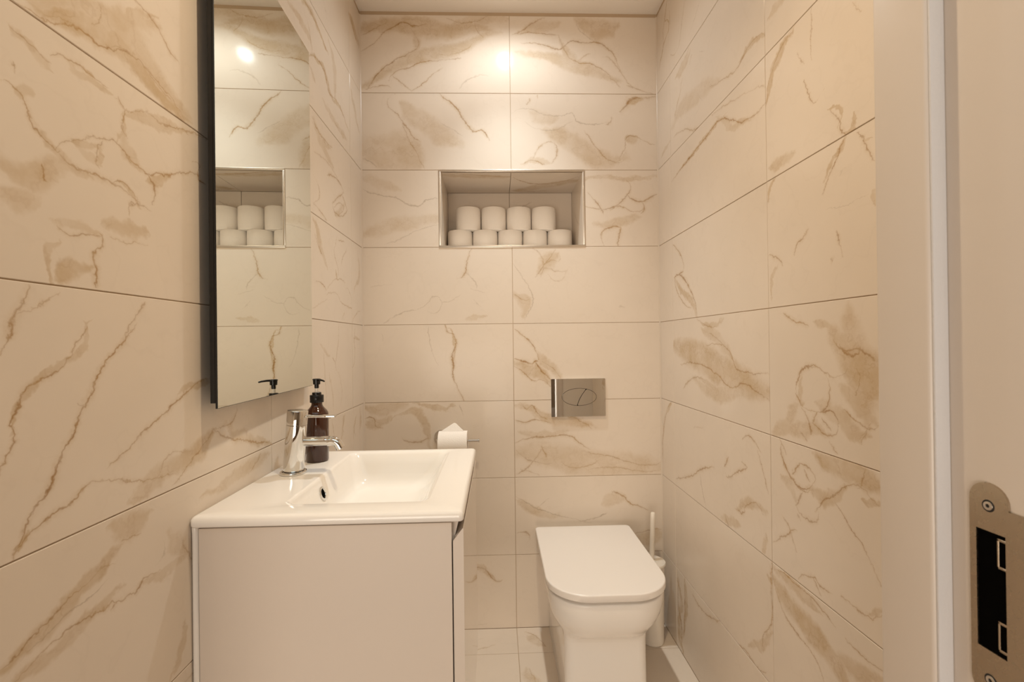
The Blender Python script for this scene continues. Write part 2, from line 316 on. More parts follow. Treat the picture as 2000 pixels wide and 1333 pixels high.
VEINS = {
 'B00': 'p 35.4 0.7 -512 2345 -405 2365 -297 2360 -182 2342 -79 2356 -15 2343;p 28.9 0.6 -483 2134 -419 2179 -355 2218 -279 2244 -209 2258 -119 2284 -22 2327;p 16 0.5 -310 2340 -297 2302 -304 2264;p 19.3 0.4 -156 2368 -53 2388 63 2396;v 4.5 0.8 -513 2262 -469 2288 -418 2339 -354 2372 -309 2360 -265 2367;v 4.5 0.8 -490 2115 -445 2179 -394 2218 -336 2250 -298 2276 -297 2315 -316 2340;v 3.9 0.8 -407 2147 -381 2180 -324 2199 -286 2219 -222 2226 -132 2233;v 3.2 0.7 -319 2106 -267 2142 -235 2174 -203 2194 -209 2207;v 3.2 0.7 -394 2167 -356 2135 -319 2110;g 5.2 0.5 -134 2114 -82 2162 -24 2169;v 3.2 0.6 -513 2319 -468 2345 -417 2371;v 3.2 0.6 -181 2393 -105 2375 -28 2398;v 3.2 0.5 -209 2251 -158 2252 -106 2272 -80 2298;v 3.2 0.6 -73 2375 -60 2343 -35 2317;v 3.2 0.7 -496 2112 -439 2125 -401 2119',
 'B01': 'p 70.4 0.5 -517 1885 -442 1872 -359 1866 -290 1828;p 38.5 0.45 -357 2045 -282 1988 -212 1937 -136 1905;v 3.8 0.7 -385 2093 -411 2071 -414 2051 -377 2013 -346 1968 -314 1924 -289 1911;v 3.2 0.6 -358 1975 -327 1904 -296 1847 -274 1802;v 4.5 0.9 -210 2094 -185 2072 -147 2040 -128 2008 -103 1969 -84 1950 -46 1950 -21 1915;g 3.8 0.7 -515 1843 -486 1831 -458 1810;g 3.2 0.4 -212 1982 -174 1963 -123 1931',
 'B02': 'g 5.1 0.75 -519 1725 -456 1700 -399 1693 -362 1674 -305 1656 -266 1680 -225 1685;p 19.2 0.3 -512 1770 -431 1738 -380 1719;p 28.8 0.4 -508 1554 -408 1575 -308 1596 -222 1610;g 3.6 0.5 -430 1507 -366 1532 -301 1560 -222 1582',
 'B03': 'v 4.3 0.7 -95 1487 -105 1458 -115 1422 -120 1393 -153 1372;g 3.6 0.6 -120 1393 -88 1364 -74 1335;g 3.6 0.7 -441 1198 -405 1222 -355 1244 -312 1247;g 4.3 0.65 -305 1251 -276 1269 -232 1304 -204 1279 -139 1307;g 3.6 0.6 -269 1243 -233 1239 -211 1279;p 10.1 0.4 -119 1206 -43 1216;g 2.9 0.4 -103 1336 -45 1313;g 2.9 0.4 -89 1292 -60 1256;g 2.9 0.3 -489 1342 -403 1352',
 'B04': 'p 5.8 0.8 -198 1178 -166 1145 -167 1091 -174 1048 -168 990;v 5 1 -201 1189 -191 1163 -166 1149 -160 1113 -176 1069 -170 1026 -171 990 -158 947 -144 918 -131 890;g 2.9 0.6 -266 1186 -263 1135 -249 1078 -230 1036;g 2.9 0.4 -448 1159 -440 1127',
 'B05': 'p 28.7 0.6 -519 870 -473 859 -416 872 -359 882;p 17.2 0.6 -409 822 -338 856 -295 834 -274 783 -268 719;p 15.7 0.5 -509 802 -466 808 -416 829;v 4.3 0.8 -516 831 -480 830 -473 801 -445 790;v 4.3 0.6 -371 760 -353 738 -310 737 -267 751;p 10.1 0.6 -316 885 -266 869 -216 865 -173 876;g 2.9 0.6 -148 878 -134 835;g 3.6 0.4 -159 803 -138 781',
 'B07': 'p 12.8 0.6 -98 249 -60 227 -18 194;v 5.7 0.8 -99 242 -60 233 -39 212 -18 190 9 188;g 4.3 0.4 -98 15 -48 21',
 'B10': 'p 42.3 0.6 335 2386 399 2357 458 2348 491 2368;p 25.9 0.55 125 2254 203 2242 300 2217 397 2185 475 2160;p 22.7 0.4 101 2338 172 2358 256 2372;p 19.5 0.5 268 2301 294 2256 345 2224;v 3.9 0.6 75 2331 114 2345 159 2377 205 2397;v 3.2 0.6 100 2332 152 2339 204 2333 249 2330;v 3.9 0.7 113 2299 191 2294 255 2275 308 2308 360 2302 418 2299 464 2270 489 2225 502 2186 488 2134;v 3.9 0.7 294 2243 332 2224 385 2217 436 2192 475 2153 501 2127;v 3.3 0.6 527 2134 579 2115 632 2099;v 3.2 0.5 319 2217 352 2243 385 2256;v 3.2 0.5 256 2330 275 2288 300 2236;v 3.3 0.5 437 2244 470 2231 495 2199 521 2160 553 2121;g 3.2 0.6 328 2386 353 2341 418 2302',
 'B11': 'v 9.1 0.8 638 2089 592 2082 546 2079 520 2049 500 2026;p 13 0.8 526 2062 559 2072 592 2079;g 3.9 0.6 77 2021 136 2038 200 2015 265 2009 304 2022 329 1990 394 1977 440 1984;v 3.9 0.5 467 2010 463 1990 443 1974;g 3.9 0.5 122 1989 173 1957 232 1954 284 1977 310 1990;p 38.9 0.55 212 1944 296 1912 360 1867 432 1835 510 1848;p 12.9 0.4 107 1821 165 1831 217 1821;v 4.5 0.6 223 1821 247 1867 237 1902;v 4.5 0.6 237 1902 205 1906 163 1867 153 1841;v 4.6 0.7 494 1838 517 1893 524 1926 564 1929 590 1913 636 1897;p 18.2 0.5 518 1913 570 1919;v 3.2 0.6 362 1951 413 1873 458 1835 517 1841;v 3.2 0.6 114 1821 152 1834 197 1815;v 3.2 0.5 133 2054 143 2080;v 3.2 0.5 169 2093 175 2080;p 25.9 0.35 142 2022 193 2002 252 2003',
 'B12': 'p 11.7 0.5 353 1763 431 1766 522 1760 634 1770;v 3.9 0.7 365 1705 403 1666 429 1620;v 4.6 0.7 483 1773 522 1757 536 1718 508 1679 455 1637;v 4.6 0.7 521 1698 574 1672 607 1682 643 1701;v 5.2 0.7 580 1672 590 1646 576 1620;v 4.4 0.8 359 1652 425 1641 491 1652 557 1630 590 1655;v 5.8 0.8 430 1500 420 1543 453 1566 496 1570;v 5.8 0.8 496 1570 489 1535 483 1497;p 20.4 0.5 395 1587 468 1586 564 1608',
 'B13': 'v 4.4 0.5 145 1489 174 1464 188 1427 176 1377;p 29.1 0.5 177 1391 203 1435 240 1471;v 5.1 0.7 158 1377 180 1409 217 1456 232 1482;v 3.6 0.6 188 1420 225 1442 250 1438 254 1453 232 1485;v 2.9 0.5 188 1413 239 1398 282 1398;v 2.9 0.4 202 1384 245 1360 282 1405;g 4.4 0.6 68 1428 97 1385 122 1348 143 1304 145 1283 131 1247 109 1207;p 25.4 0.5 74 1312 113 1276 102 1218;v 4.3 0.5 70 1312 114 1287 135 1297;g 7.3 0.4 486 1258 508 1250',
 'B14': 'v 5.1 1 71 1171 105 1145 133 1116 155 1080 160 1043;v 5.1 1 160 1043 132 1033;v 5.1 1 132 1033 96 1046 69 1052;v 5.1 1 150 1043 175 1007 204 974 215 945;v 3.6 0.8 69 1023 103 1001 139 968 175 967 210 943;p 24.6 0.8 69 1030 110 1019 154 1000 208 959;p 18.9 0.6 165 1079 183 1036 219 1006 251 977;v 2.9 0.5 176 1043 219 1017 251 973',
 'B15': 'p 20.3 0.6 72 871 123 863 159 833 217 814 289 806 362 790;v 4.3 0.8 98 878 112 856 137 870 152 841 195 815;v 3.6 0.7 68 813 108 805 151 812 209 800;v 3.6 0.6 275 824 326 805 369 775;v 4.4 0.7 70 726 136 745 209 747 267 752 318 722 361 692;p 18.1 0.4 93 769 165 753 267 766;p 53.7 0.45 74 686 152 684 253 661 360 637 468 635 642 617;v 3.6 0.6 69 604 109 621 152 670 181 705;v 3.6 0.6 167 712 181 691 188 665;v 3.6 0.6 339 687 397 672 440 664 476 652 541 633 643 637;v 2.9 0.5 360 612 468 620 562 604 642 606;v 2.8 0.5 87 618 123 610 159 595;v 2.9 0.5 252 646 295 624 360 630 396 650;v 3.6 0.5 74 693 124 656 209 640',
 'B16': 'g 3.6 0.7 72 511 121 482 192 448 250 432 321 414 364 404;g 2.9 0.6 200 506 179 491 150 470;p 19.9 0.5 72 493 107 475 164 445 235 436;g 3.6 0.7 321 412 372 422 426 439;v 4.3 0.9 449 522 488 509 517 479 553 466 589 449;p 21.5 0.4 409 478 452 499 496 505;v 5 0.7 70 369 106 373 120 357 112 332;v 4.3 0.6 530 350 581 367 646 371;p 23 0.5 529 325 580 334 646 354',
 'L00': 'p 17.7 0.7 1695 2314 1742 2295 1806 2272;v 2.7 0.6 1702 2319 1749 2287 1806 2263',
 'L01': 'p 12.3 0.5 1699 2044 1745 1996 1794 1941',
 'L03': 'p 11.4 0.4 1714 1317 1771 1372 1768 1459;v 1.9 0.5 1686 1195 1735 1230 1786 1245',
 'L04': 'v 2.5 0.6 1720 1180 1705 1137 1714 1087 1685 1038;p 6.1 0.6 1705 1150 1775 1134',
 'L05': 'p 6.6 0.5 1722 862 1700 820 1692 776;v 2.1 0.6 1708 848 1693 813 1712 784;p 8.7 0.5 1766 877 1778 823 1762 783',
 'L10': 'v 2.2 0.5 1449 2164 1453 2153',
 'L11': 'p 10.5 0.7 1276 2058 1331 2072 1390 2060 1459 2035;p 11.6 0.5 1198 1991 1260 1996 1321 1993 1344 1956;v 2.8 0.7 1280 2061 1331 2069 1408 2055 1459 2035;v 2 0.6 1314 2024 1333 1991 1340 1950;p 8.1 0.7 1328 1939 1379 1960 1433 1962 1462 1946 1501 1917 1566 1921 1648 1890;v 3.7 0.8 1332 1943 1387 1962 1424 1964 1457 1944 1475 1914 1555 1923 1612 1909;p 7.3 0.7 1442 1953 1459 1934;p 8.4 0.5 1323 1910 1343 1895 1363 1882;p 13.4 0.4 1475 2078 1526 2032 1533 1927;p 11.7 0.5 1440 1863 1499 1850 1564 1843 1634 1835;v 2.3 0.5 1459 1870 1509 1851 1575 1832',
 'L12': 'p 4.9 0.5 1343 1757 1399 1742 1485 1740;v 2.1 0.6 1339 1771 1390 1748 1475 1738;p 17 0.5 1356 1771 1413 1730 1498 1694;v 3.9 0.6 1355 1764 1413 1746 1499 1752;v 4.1 0.6 1452 1645 1544 1662 1606 1640;v 4.1 0.6 1606 1640 1494 1571;v 4.1 0.6 1494 1571 1540 1544 1645 1590;v 4.1 0.6 1645 1590 1593 1627;v 3.7 0.6 1342 1605 1388 1577 1340 1525;v 3.7 0.6 1340 1525 1448 1502;v 4 0.5 1353 1675 1453 1685 1544 1670;p 11.8 0.4 1522 1541 1571 1572 1612 1601;v 1.7 0.6 1503 1543 1532 1577 1612 1594;v 1.7 0.6 1612 1594 1570 1555 1522 1538',
 'L13': 'p 13.6 0.6 1339 1471 1376 1442 1406 1401 1437 1359;v 3 0.7 1353 1437 1382 1403 1405 1386;v 2 0.7 1531 1469 1519 1443 1507 1415 1526 1383 1544 1363 1524 1336;v 2.1 0.6 1543 1465 1608 1469;v 2.1 0.6 1608 1469 1629 1453 1596 1422 1575 1388;p 7.2 0.6 1516 1365 1529 1336;v 2.7 0.8 1357 1302 1403 1299 1435 1285;v 2 0.7 1438 1270 1469 1281 1532 1283 1570 1260 1632 1252 1779 1244;v 1.7 0.6 1443 1292 1487 1316 1543 1335 1614 1329;v 1.7 0.5 1605 1229 1573 1200;v 1.5 0.4 1325 1219 1385 1241 1442 1261;v 1.8 0.5 1677 1262 1667 1297 1624 1313',
 'L14': 'v 2.2 0.6 1546 1185 1539 1136 1521 1084 1509 1054 1541 1030;v 1.9 0.6 1484 1077 1511 1052;p 5.1 0.45 1457 1025 1476 984 1486 913;v 2.1 0.5 1411 1094 1418 1010 1428 957 1416 936;v 1.9 0.5 1530 1031 1567 975 1554 915;p 5.6 0.4 1384 1118 1420 1093 1459 1082',
 'L15': 'p 6.1 0.5 1593 871 1574 835 1556 793;v 1.9 0.6 1587 871 1569 836 1551 820;v 1.8 0.5 1473 883 1482 852 1501 804',
 'L22': 'p 17 0.8 555 1505 605 1524 664 1537 701 1530 743 1515 789 1502;p 19.6 0.6 571 1529 612 1552 660 1577 723 1609;v 2.6 0.8 529 1498 558 1501 597 1519 631 1519 678 1538 706 1536 743 1527 777 1511;v 2.4 0.6 683 1618 718 1620 740 1608 772 1589 783 1589;p 7.4 0.6 652 1574 683 1600 723 1624;p 25 0.5 546 1510 641 1562 695 1559 744 1538 790 1510;p 12.2 0.5 585 1534 622 1561 656 1566;v 1.9 0.5 641 1524 680 1539 722 1529 761 1515;v 1.5 0.5 555 1504 578 1516 604 1522;v 1.4 0.5 627 1572 629 1555 617 1535',
 'L23': 'v 2 0.9 504 1401 520 1400 533 1382 545 1365 559 1357 570 1354;v 2.2 0.7 563 1355 589 1373 626 1393 650 1399 667 1392 690 1380 714 1377 752 1391 801 1413 831 1419;v 2.8 0.7 569 1353 589 1344 621 1344 649 1340 680 1332 711 1322;p 7.4 0.5 542 1364 556 1353 575 1342 606 1338;v 2 0.6 631 1391 623 1368 626 1354;p 6.5 0.4 592 1371 610 1366 625 1358;p 4.6 0.6 518 1462 537 1455 560 1453;v 1.4 0.6 515 1469 537 1458 560 1452;v 2 0.7 560 1462 590 1474 619 1468 642 1468;v 2.4 0.6 655 1461 672 1452 710 1467 742 1467 802 1482 859 1495;p 7 0.45 672 1448 721 1457 789 1476;v 1.8 0.6 672 1455 665 1438 665 1425 672 1414;p 4 0.7 604 1481 621 1471;v 3.9 0.8 709 1377 722 1361 718 1335;p 7.8 0.5 704 1374 730 1379 752 1391;v 2.2 0.7 711 1322 684 1323 673 1305;v 2.7 0.9 814 1436 833 1438 827 1418 852 1407;v 2.3 0.7 568 1270 576 1257 602 1261 624 1265 630 1253;v 2.3 0.7 630 1253 620 1244;v 3.6 1 627 1269 628 1254 618 1240 621 1221 618 1194;p 5.3 0.6 573 1245 555 1225 563 1197;p 12.5 0.75 567 1204 587 1216 612 1220;p 7.1 0.5 571 1265 602 1268 628 1266;p 10.8 0.55 636 1280 670 1284 711 1277;v 1.8 0.5 640 1269 670 1267 708 1273;p 20.3 0.6 504 1320 522 1313 544 1313 575 1335;p 13.9 0.5 503 1282 524 1281 550 1280;v 1.8 0.8 549 1329 551 1321 553 1311;v 1.4 0.6 517 1429 519 1416;p 8.7 0.5 520 1400 545 1407;v 1.8 0.6 645 1342 671 1344 692 1328;p 9.1 0.4 663 1412 676 1396 690 1383;p 5.5 0.6 591 1370 606 1380 625 1387;p 3.6 0.6 625 1389 625 1377 624 1361;p 4.8 0.6 668 1447 671 1431 657 1407;p 3.9 0.5 545 1361 554 1355 563 1351;p 9.5 0.5 510 1324 534 1322 559 1330;p 5.2 0.55 522 1460 537 1454 560 1453;p 5.9 0.5 582 1472 607 1466 640 1465;p 5.2 0.5 682 1455 724 1465 794 1475;v 2.2 0.6 656 1466 663 1455 674 1451;p 6.2 0.6 707 1377 732 1384 756 1397;p 3.4 0.4 523 1405 533 1404 547 1408;v 2 0.5 670 1391 678 1382 692 1376;p 5.3 0.5 656 1345 681 1338 692 1326',
 'L24': 'v 3.6 0.9 532 1188 523 1164 510 1129;v 1.7 0.6 523 1156 543 1168 572 1186;v 2.2 0.5 707 1188 682 1158 666 1132;p 4.8 0.6 605 1144 588 1114 544 1081 525 1062 513 1035;v 2.6 1 605 1144 591 1124 581 1107 547 1083 529 1073 521 1057 514 1041 514 1018 504 995 501 984;v 2.5 0.9 683 1146 652 1116 622 1082 602 1046 583 1016 569 994 559 968 543 946 525 917 511 897;p 3.4 0.8 528 919 518 906 511 897;v 1.7 0.5 591 1048 606 1046;v 2.7 0.8 857 1060 806 1049 754 1022 703 997 668 974 637 962;p 7.3 0.6 853 1056 813 1050 779 1036;v 2.6 0.7 864 964 818 935 784 912 758 895;v 3.4 0.7 864 964 923 936 1012 911 1076 897;p 10.7 0.5 905 960 951 936 1070 898;v 2.6 0.6 942 998 928 972 864 964;v 2.8 0.9 511 897 537 915 572 930 608 948;v 2 0.6 608 949 650 936 702 922 759 913;p 14 0.65 672 898 697 913 741 916;p 18 0.6 708 921 753 925 804 929 856 955;v 2.5 0.5 730 923 753 946 784 943;v 2 0.8 514 1141 507 1124 502 1114',
 'L25': 'p 14.3 0.75 499 781 527 791 574 808 611 824 644 840;p 20.4 0.55 632 877 667 863 712 868;p 10 0.5 515 761 554 764 603 771 644 786;v 1.6 0.7 500 784 542 802 592 821 640 827;v 2.1 0.7 515 761 557 774 592 778 639 774 676 769 695 778 728 773;g 1.7 0.6 521 780 557 793 599 800 631 810;v 2.9 0.8 635 768 648 771;v 3.1 0.8 675 766 693 777;v 1.9 0.7 658 852 691 847;v 2.6 0.5 782 799 792 773 815 748;p 15.6 0.45 751 816 802 768 826 729;p 8.3 0.4 695 774 751 768 809 765;g 1.6 0.5 734 819 739 796 717 787;v 2.7 0.6 804 667 825 672;p 13.5 0.5 846 857 931 861 1057 872;v 2.9 0.6 990 853 1034 878;p 6 0.4 787 665 780 626 748 591',
 'R00': 'p 5.8 0.8 1704 2389 1726 2349 1688 2274 1735 2252 1786 2195;v 1.9 0.8 1699 2385 1744 2304 1751 2240 1803 2186',
 'R01': 'p 9.3 0.4 1778 1832 1698 1856',
 'R05': 'v 5.2 0.7 1708 889 1769 836 1800 759 1810 643;p 9.1 0.7 1713 884 1755 848',
 'R10': 'v 1.7 0.8 1543 2269 1573 2205 1592 2156 1605 2145;v 1.8 0.6 1603 2145 1640 2145 1677 2170;g 1.6 0.6 1426 2183 1483 2147 1519 2128;p 6.5 0.5 1691 2342 1678 2278',
 'R11': 'p 8.8 0.6 1081 1842 1141 1863 1196 1852;v 3.4 0.7 1084 1844 1141 1866 1177 1857 1229 1844 1284 1856 1361 1873;p 26.1 0.35 1329 1874 1429 1899 1589 1923 1647 1898;p 18.8 0.6 1510 2068 1562 2058 1607 2049;v 4 0.6 1649 1853 1570 1840 1469 1799 1364 1779;g 1.6 0.6 1319 2095 1429 2097 1511 2100 1528 2091;p 10.3 0.6 1524 2088 1562 2074 1592 2065 1633 2057;v 1.6 0.6 1495 2057 1514 2032;g 1.4 0.5 1613 2109 1670 2096 1784 2097;p 4.8 0.5 1572 2015 1609 1966 1652 1916;v 1.5 0.6 1326 1869 1374 1880;g 1.8 0.5 1456 1902 1421 1867;g 2.4 0.5 1438 2029 1403 2006',
 'R12': 'p 6.8 0.8 1585 1719 1472 1733 1382 1742 1302 1744;v 3.6 0.9 1671 1703 1574 1719 1472 1732 1399 1742 1317 1753 1246 1719 1146 1679 1085 1682;v 2.5 0.5 1364 1791 1231 1767 1144 1747 1084 1717;p 9.5 0.5 1317 1757 1233 1702 1157 1683;g 5 0.4 1512 1575 1508 1569',
 'R13': 'v 4.4 0.9 1675 1467 1595 1404 1586 1358;v 4.4 0.9 1586 1358 1667 1348;v 5.1 0.9 1667 1345 1597 1342 1525 1281 1491 1236 1483 1194;p 14.4 0.7 1660 1342 1610 1300 1526 1248 1489 1199;v 3.6 0.7 1667 1343 1622 1274 1527 1226',
 'R14': 'p 46.8 0.75 1668 1099 1521 1074 1356 1039 1236 1010 1102 998;p 19.2 0.5 1440 1150 1337 1117 1263 1066;v 3.6 0.7 1395 1137 1291 1094 1252 1059 1242 1041 1196 1035 1095 1037;v 3.6 0.8 1610 1031 1444 1039 1348 1016 1265 987 1197 1001 1147 990 1091 972;v 4.3 0.6 1601 951 1513 992 1427 991;p 23.7 0.5 1484 982 1375 959 1237 974;p 10 0.5 1448 1179 1370 1164 1315 1176;v 3.2 0.6 1481 1187 1413 1165 1354 1156;v 2.6 0.7 1415 1102 1340 1106 1287 1094;p 9.3 0.5 1463 995 1384 982 1291 972',
 'R15': 'v 5 0.8 1672 617 1534 665 1454 709 1381 735;v 3.6 0.7 1285 786 1316 754;v 3.6 0.7 1316 754 1302 728 1243 759 1189 784;v 3.6 0.7 1189 784 1215 792;v 4 0.7 1214 850 1175 869 1151 858 1128 840;v 2.6 0.6 1142 840 1118 794 1097 749;g 3.4 0.6 1474 683 1456 634 1435 599;v 3.5 0.6 1252 678 1219 654 1192 685 1155 704 1120 690;p 14.9 0.6 1246 659 1167 700 1109 695;v 3.7 0.6 1312 612 1290 591;p 12.9 0.5 1336 596 1233 613;p 10.5 0.6 1110 643 1128 597;v 2.5 0.4 1519 829 1450 842',
 'R16': 'v 3.2 0.6 1079 619 1091 538 1091 444 1128 377 1126 349;v 3.4 0.7 1249 285 1202 295 1153 288 1116 307;p 9.9 0.5 1189 317 1128 370 1094 411;p 8.8 0.6 1102 552 1086 534',
 'R17': 'p 15.5 0.8 1673 244 1644 179 1666 81 1633 8;p 13.1 0.7 1613 270 1604 183 1631 75;v 4.8 0.8 1660 255 1669 146 1646 102 1644 19;v 4.7 0.7 1613 270 1612 151 1624 70;v 4.2 0.6 1547 259 1431 257 1345 292',
 'R21': 'p 10.4 0.5 1007 1878 1045 1877 1070 1871',
 'R22': 'p 10.5 0.75 979 1785 1028 1773 1058 1732 1080 1681;v 2.3 0.6 983 1794 1058 1744 1078 1683;v 1.5 0.6 922 1794 925 1734 922 1688;v 2.1 0.5 967 1729 959 1710 947 1692;v 2.5 0.7 946 1662 935 1625 915 1598 890 1611;v 3.3 0.8 874 1562 853 1533 846 1510 832 1494;p 4.7 0.7 871 1556 847 1539 850 1517;p 4.6 0.8 811 1524 816 1501 832 1490;p 14.8 0.6 1073 1525 1025 1518 989 1521;v 2.2 0.6 815 1725 795 1694',
 'R23': 'p 6.3 0.85 835 1489 848 1473 871 1448 886 1431;v 2.4 0.8 835 1491 854 1466 879 1436 897 1404;v 2.7 0.8 806 1485 791 1458 770 1421;p 3.5 0.5 794 1470 777 1465;p 5.9 0.8 1044 1488 1070 1470 1079 1443;v 3.3 0.8 943 1346 959 1329 978 1319 989 1299;v 2.4 0.6 864 1324 856 1301 847 1270;v 3.5 0.8 1080 1319 1049 1305 1028 1287;p 5.9 0.5 1049 1293 1064 1272 1073 1213;v 2.9 0.5 880 1273 870 1268;g 1.4 0.5 890 1373 844 1367 785 1365;p 4.3 0.6 782 1368 770 1347;g 1.4 0.4 855 1423 836 1435',
 'R24': 'v 3.3 0.8 1028 1176 980 1155 946 1143;p 7.8 0.5 924 1145 874 1141;p 36.8 0.8 872 1130 826 1090 791 1045 798 1003;p 19 0.5 853 1030 816 996 776 974;v 3.8 0.8 872 1115 842 1095 814 1100 774 1078;p 7.5 0.8 846 1092 808 1091;v 3.4 0.8 874 1041 910 1057 949 1063 979 1033 986 998;v 3.4 0.8 986 998 967 973;v 3.1 0.7 967 975 935 969 896 985 885 1017 902 1052;v 3.9 0.8 972 972 951 950 940 917;v 3.1 0.8 919 971 882 974 863 960;v 3.1 0.8 863 960 883 928 916 934 937 944;v 3.1 0.8 937 944 919 971;v 2.8 0.7 848 987 823 971 793 957 770 966;v 2.3 0.7 818 1067 809 1044 819 1017;p 14.8 0.5 1072 893 1022 933 984 979;p 16.7 0.5 1042 911 960 932 890 924;p 17.5 0.6 919 987 861 965 811 945;v 2.5 0.6 890 916 866 896;v 2.8 0.7 793 955 808 927;v 2.6 0.6 908 960 883 938;v 2.8 0.5 977 923 952 900;p 29.8 0.55 831 1166 808 1064 793 971;p 14.2 0.6 870 975 835 945 788 947;v 3.8 0.9 857 1109 832 1088 805 1102;p 9.4 0.6 854 1098 832 1089 808 1096;p 8.3 0.5 970 1033 976 1008 962 985;p 11.5 0.5 1063 907 1015 939 992 965;v 2 0.6 839 1065 879 1042 892 1050 945 1062;v 1.8 0.6 787 967 796 952 811 936',
 'R25': 'p 26 0.8 921 881 863 870 812 872 772 861;p 15.6 0.6 954 801 893 805 851 834;v 4.1 0.8 1042 881 1038 846 1006 808 980 793 938 803;v 3.3 0.8 979 850 949 849 931 832;v 3.3 0.8 931 832 954 801 993 800 1006 819;v 3.3 0.8 1006 819 979 850;v 2.2 0.6 966 842 946 817;v 3.4 0.7 971 787 994 751;v 3.4 0.7 994 751 964 737 932 741 923 774;v 3 0.7 931 765 908 792 864 822 851 838 813 850 784 837 769 832;p 6.3 0.7 801 831 770 835;v 1.9 0.7 875 801 839 770 803 737 781 711 771 694;v 3 0.7 1078 638 1028 677 991 701;v 2.8 0.5 990 738 977 726;v 2.4 0.5 1046 712 1018 693 996 653;v 2.3 0.7 803 886 807 859 819 844;p 13 0.4 1044 809 1016 793 998 764;v 2.4 0.6 1052 891 1024 856;v 3.2 0.7 989 594 942 623 919 616 889 619;v 2.7 0.6 942 620 919 597;v 2.8 0.8 865 630 829 625 799 629 768 646;p 7.2 0.6 799 630 768 651',
 'R26': 'p 23.5 0.85 1080 556 1022 527 961 506 899 492 845 475;v 2.9 0.7 1078 545 1042 492 996 473 945 461 911 428;v 2.7 0.7 1069 577 984 582 927 574 883 561;p 14.5 0.6 1069 580 993 571 927 563;v 2.4 0.7 856 553 818 546 767 554;p 19.3 0.6 885 491 825 513 773 530',
}

def feats_of(key):
    out = []
    for s in VEINS.get(key, '').split(';'):
        if not s: continue
        f = s.split(); n = [float(x)/1000 for x in f[3:]]
        out.append((f[0], float(f[1])/1000, float(f[2]), list(zip(n[::2], n[1::2]))))
    return out

# ================================================================== STRUCTURE
def struct(name, bm, m, smooth=None):
    return tag(obj(name, bm, m, None, smooth), kind='structure')
G = .0009                                    # half a joint
def tile_mesh(wd, ht, th=.009, ch=.0007):
    """a tile lying in local x, y with its face towards +z; chamfered arris"""
    bm = bmesh.new()
    A = rrect(0, wd, 0, ht, .0001, 0, 1); 
    def q(i, z): return [Vector((i, i, z)), Vector((wd-i, i, z)), Vector((wd-i, ht-i, z)), Vector((i, ht-i, z))]
    return loft(bm, [q(0, 0), q(0, th-ch), q(ch, th)], True, True)
_shared = {}
def put_tile(parent, wd, ht, M, m, jog=0):
    key = (round(wd, 4), round(ht, 4))
    if key not in _shared:
        _shared[key] = mesh('tile', tile_mesh(wd, ht), m)
    o = bpy.data.objects.new('tile', _shared[key]); C.objects.link(o)
    o.parent = parent
    M = M.copy(); M.translation = M.translation + M.to_3x3().col[2]*jog
    o.matrix_world = M
    o.material_slots[0].link = 'OBJECT'; o.material_slots[0].material = m
    return o
def frame(xa, ya, za, o):
    m = Matrix((xa, ya, za)).transposed().to_4x4(); m.translation = o; return m
TH = .009
rowsz = [ZT] + ZJ[:7] + [0.0004]
seedn = [0]
def nextseed(): seedn[0] += 1; return seedn[0]*7.13
MATS = {}
def tile_mat(key, flip, u0, v0, alt=None):
    f = feats_of(key)
    if not f and alt:
        src = alt
        for kk in src:
            f = feats_of(kk)
            if f: break
        if f:                                # borrow another tile's print, moved onto this one
            us = [u for k in f for u, v in k[3]]; vs = [v for k in f for u, v in k[3]]
            du = u0 + (-.3 if flip else .3) - (min(us)+max(us))/2; dv = v0+.15-(min(vs)+max(vs))/2
            f = [(a, b, c*.6, [(u+du, v+dv) for u, v in p]) for a, b, c, p in f]
    return marble('marble_'+key, f, flip, u0, v0, nextseed())

# ---- back wall: backing round the niche, tiles, niche lining
B0 = D + TH - .0012 - .002                   # grout face just behind the tile faces
T_ = .16
bm = bmesh.new()
nb = D + ND + .010
for a, b in (((XL-.06, D+.002, -.05), (NX0, D+ND+.06, 2.45)), ((NX1, D+.002, -.05), (XR+.06, D+ND+.06, 2.45)),
             ((NX0, D+.002, -.05), (NX1, D+ND+.06, NZ0)), ((NX0, D+.002, NZ1), (NX1, D+ND+.06, 2.45)),
             ((NX0, nb, NZ0), (NX1, D+ND+.06, NZ1))):
    box(bm, a, b)
wall_back = struct('wall_back', bm, MT['grout'])
ex, ey, ez = Vector((1,0,0)), Vector((0,1,0)), Vector((0,0,1))
FB = lambda u, v: frame(ex, ez, -ey, Vector((u, D+TH, v)))
for r in range(8):
    zt, zb = rowsz[r]-(G if r else 0), rowsz[r+1]+(G if r < 7 else 0)
    for c in range(2):
        x0, x1 = (XL+.001, XC-G) if c == 0 else (XC+G, XR-.001)
        if r == 2: x0, x1 = (XL+.001, NX0-.004) if c == 0 else (NX1+.004, XR-.001)
        m = tile_mat(f'B{c}{r}', False, x0, zb, ['B14', 'B04'])
        put_tile(wall_back, x1-x0, zt-zb, FB(x0, zb), m, random.uniform(-.0003, .0003))
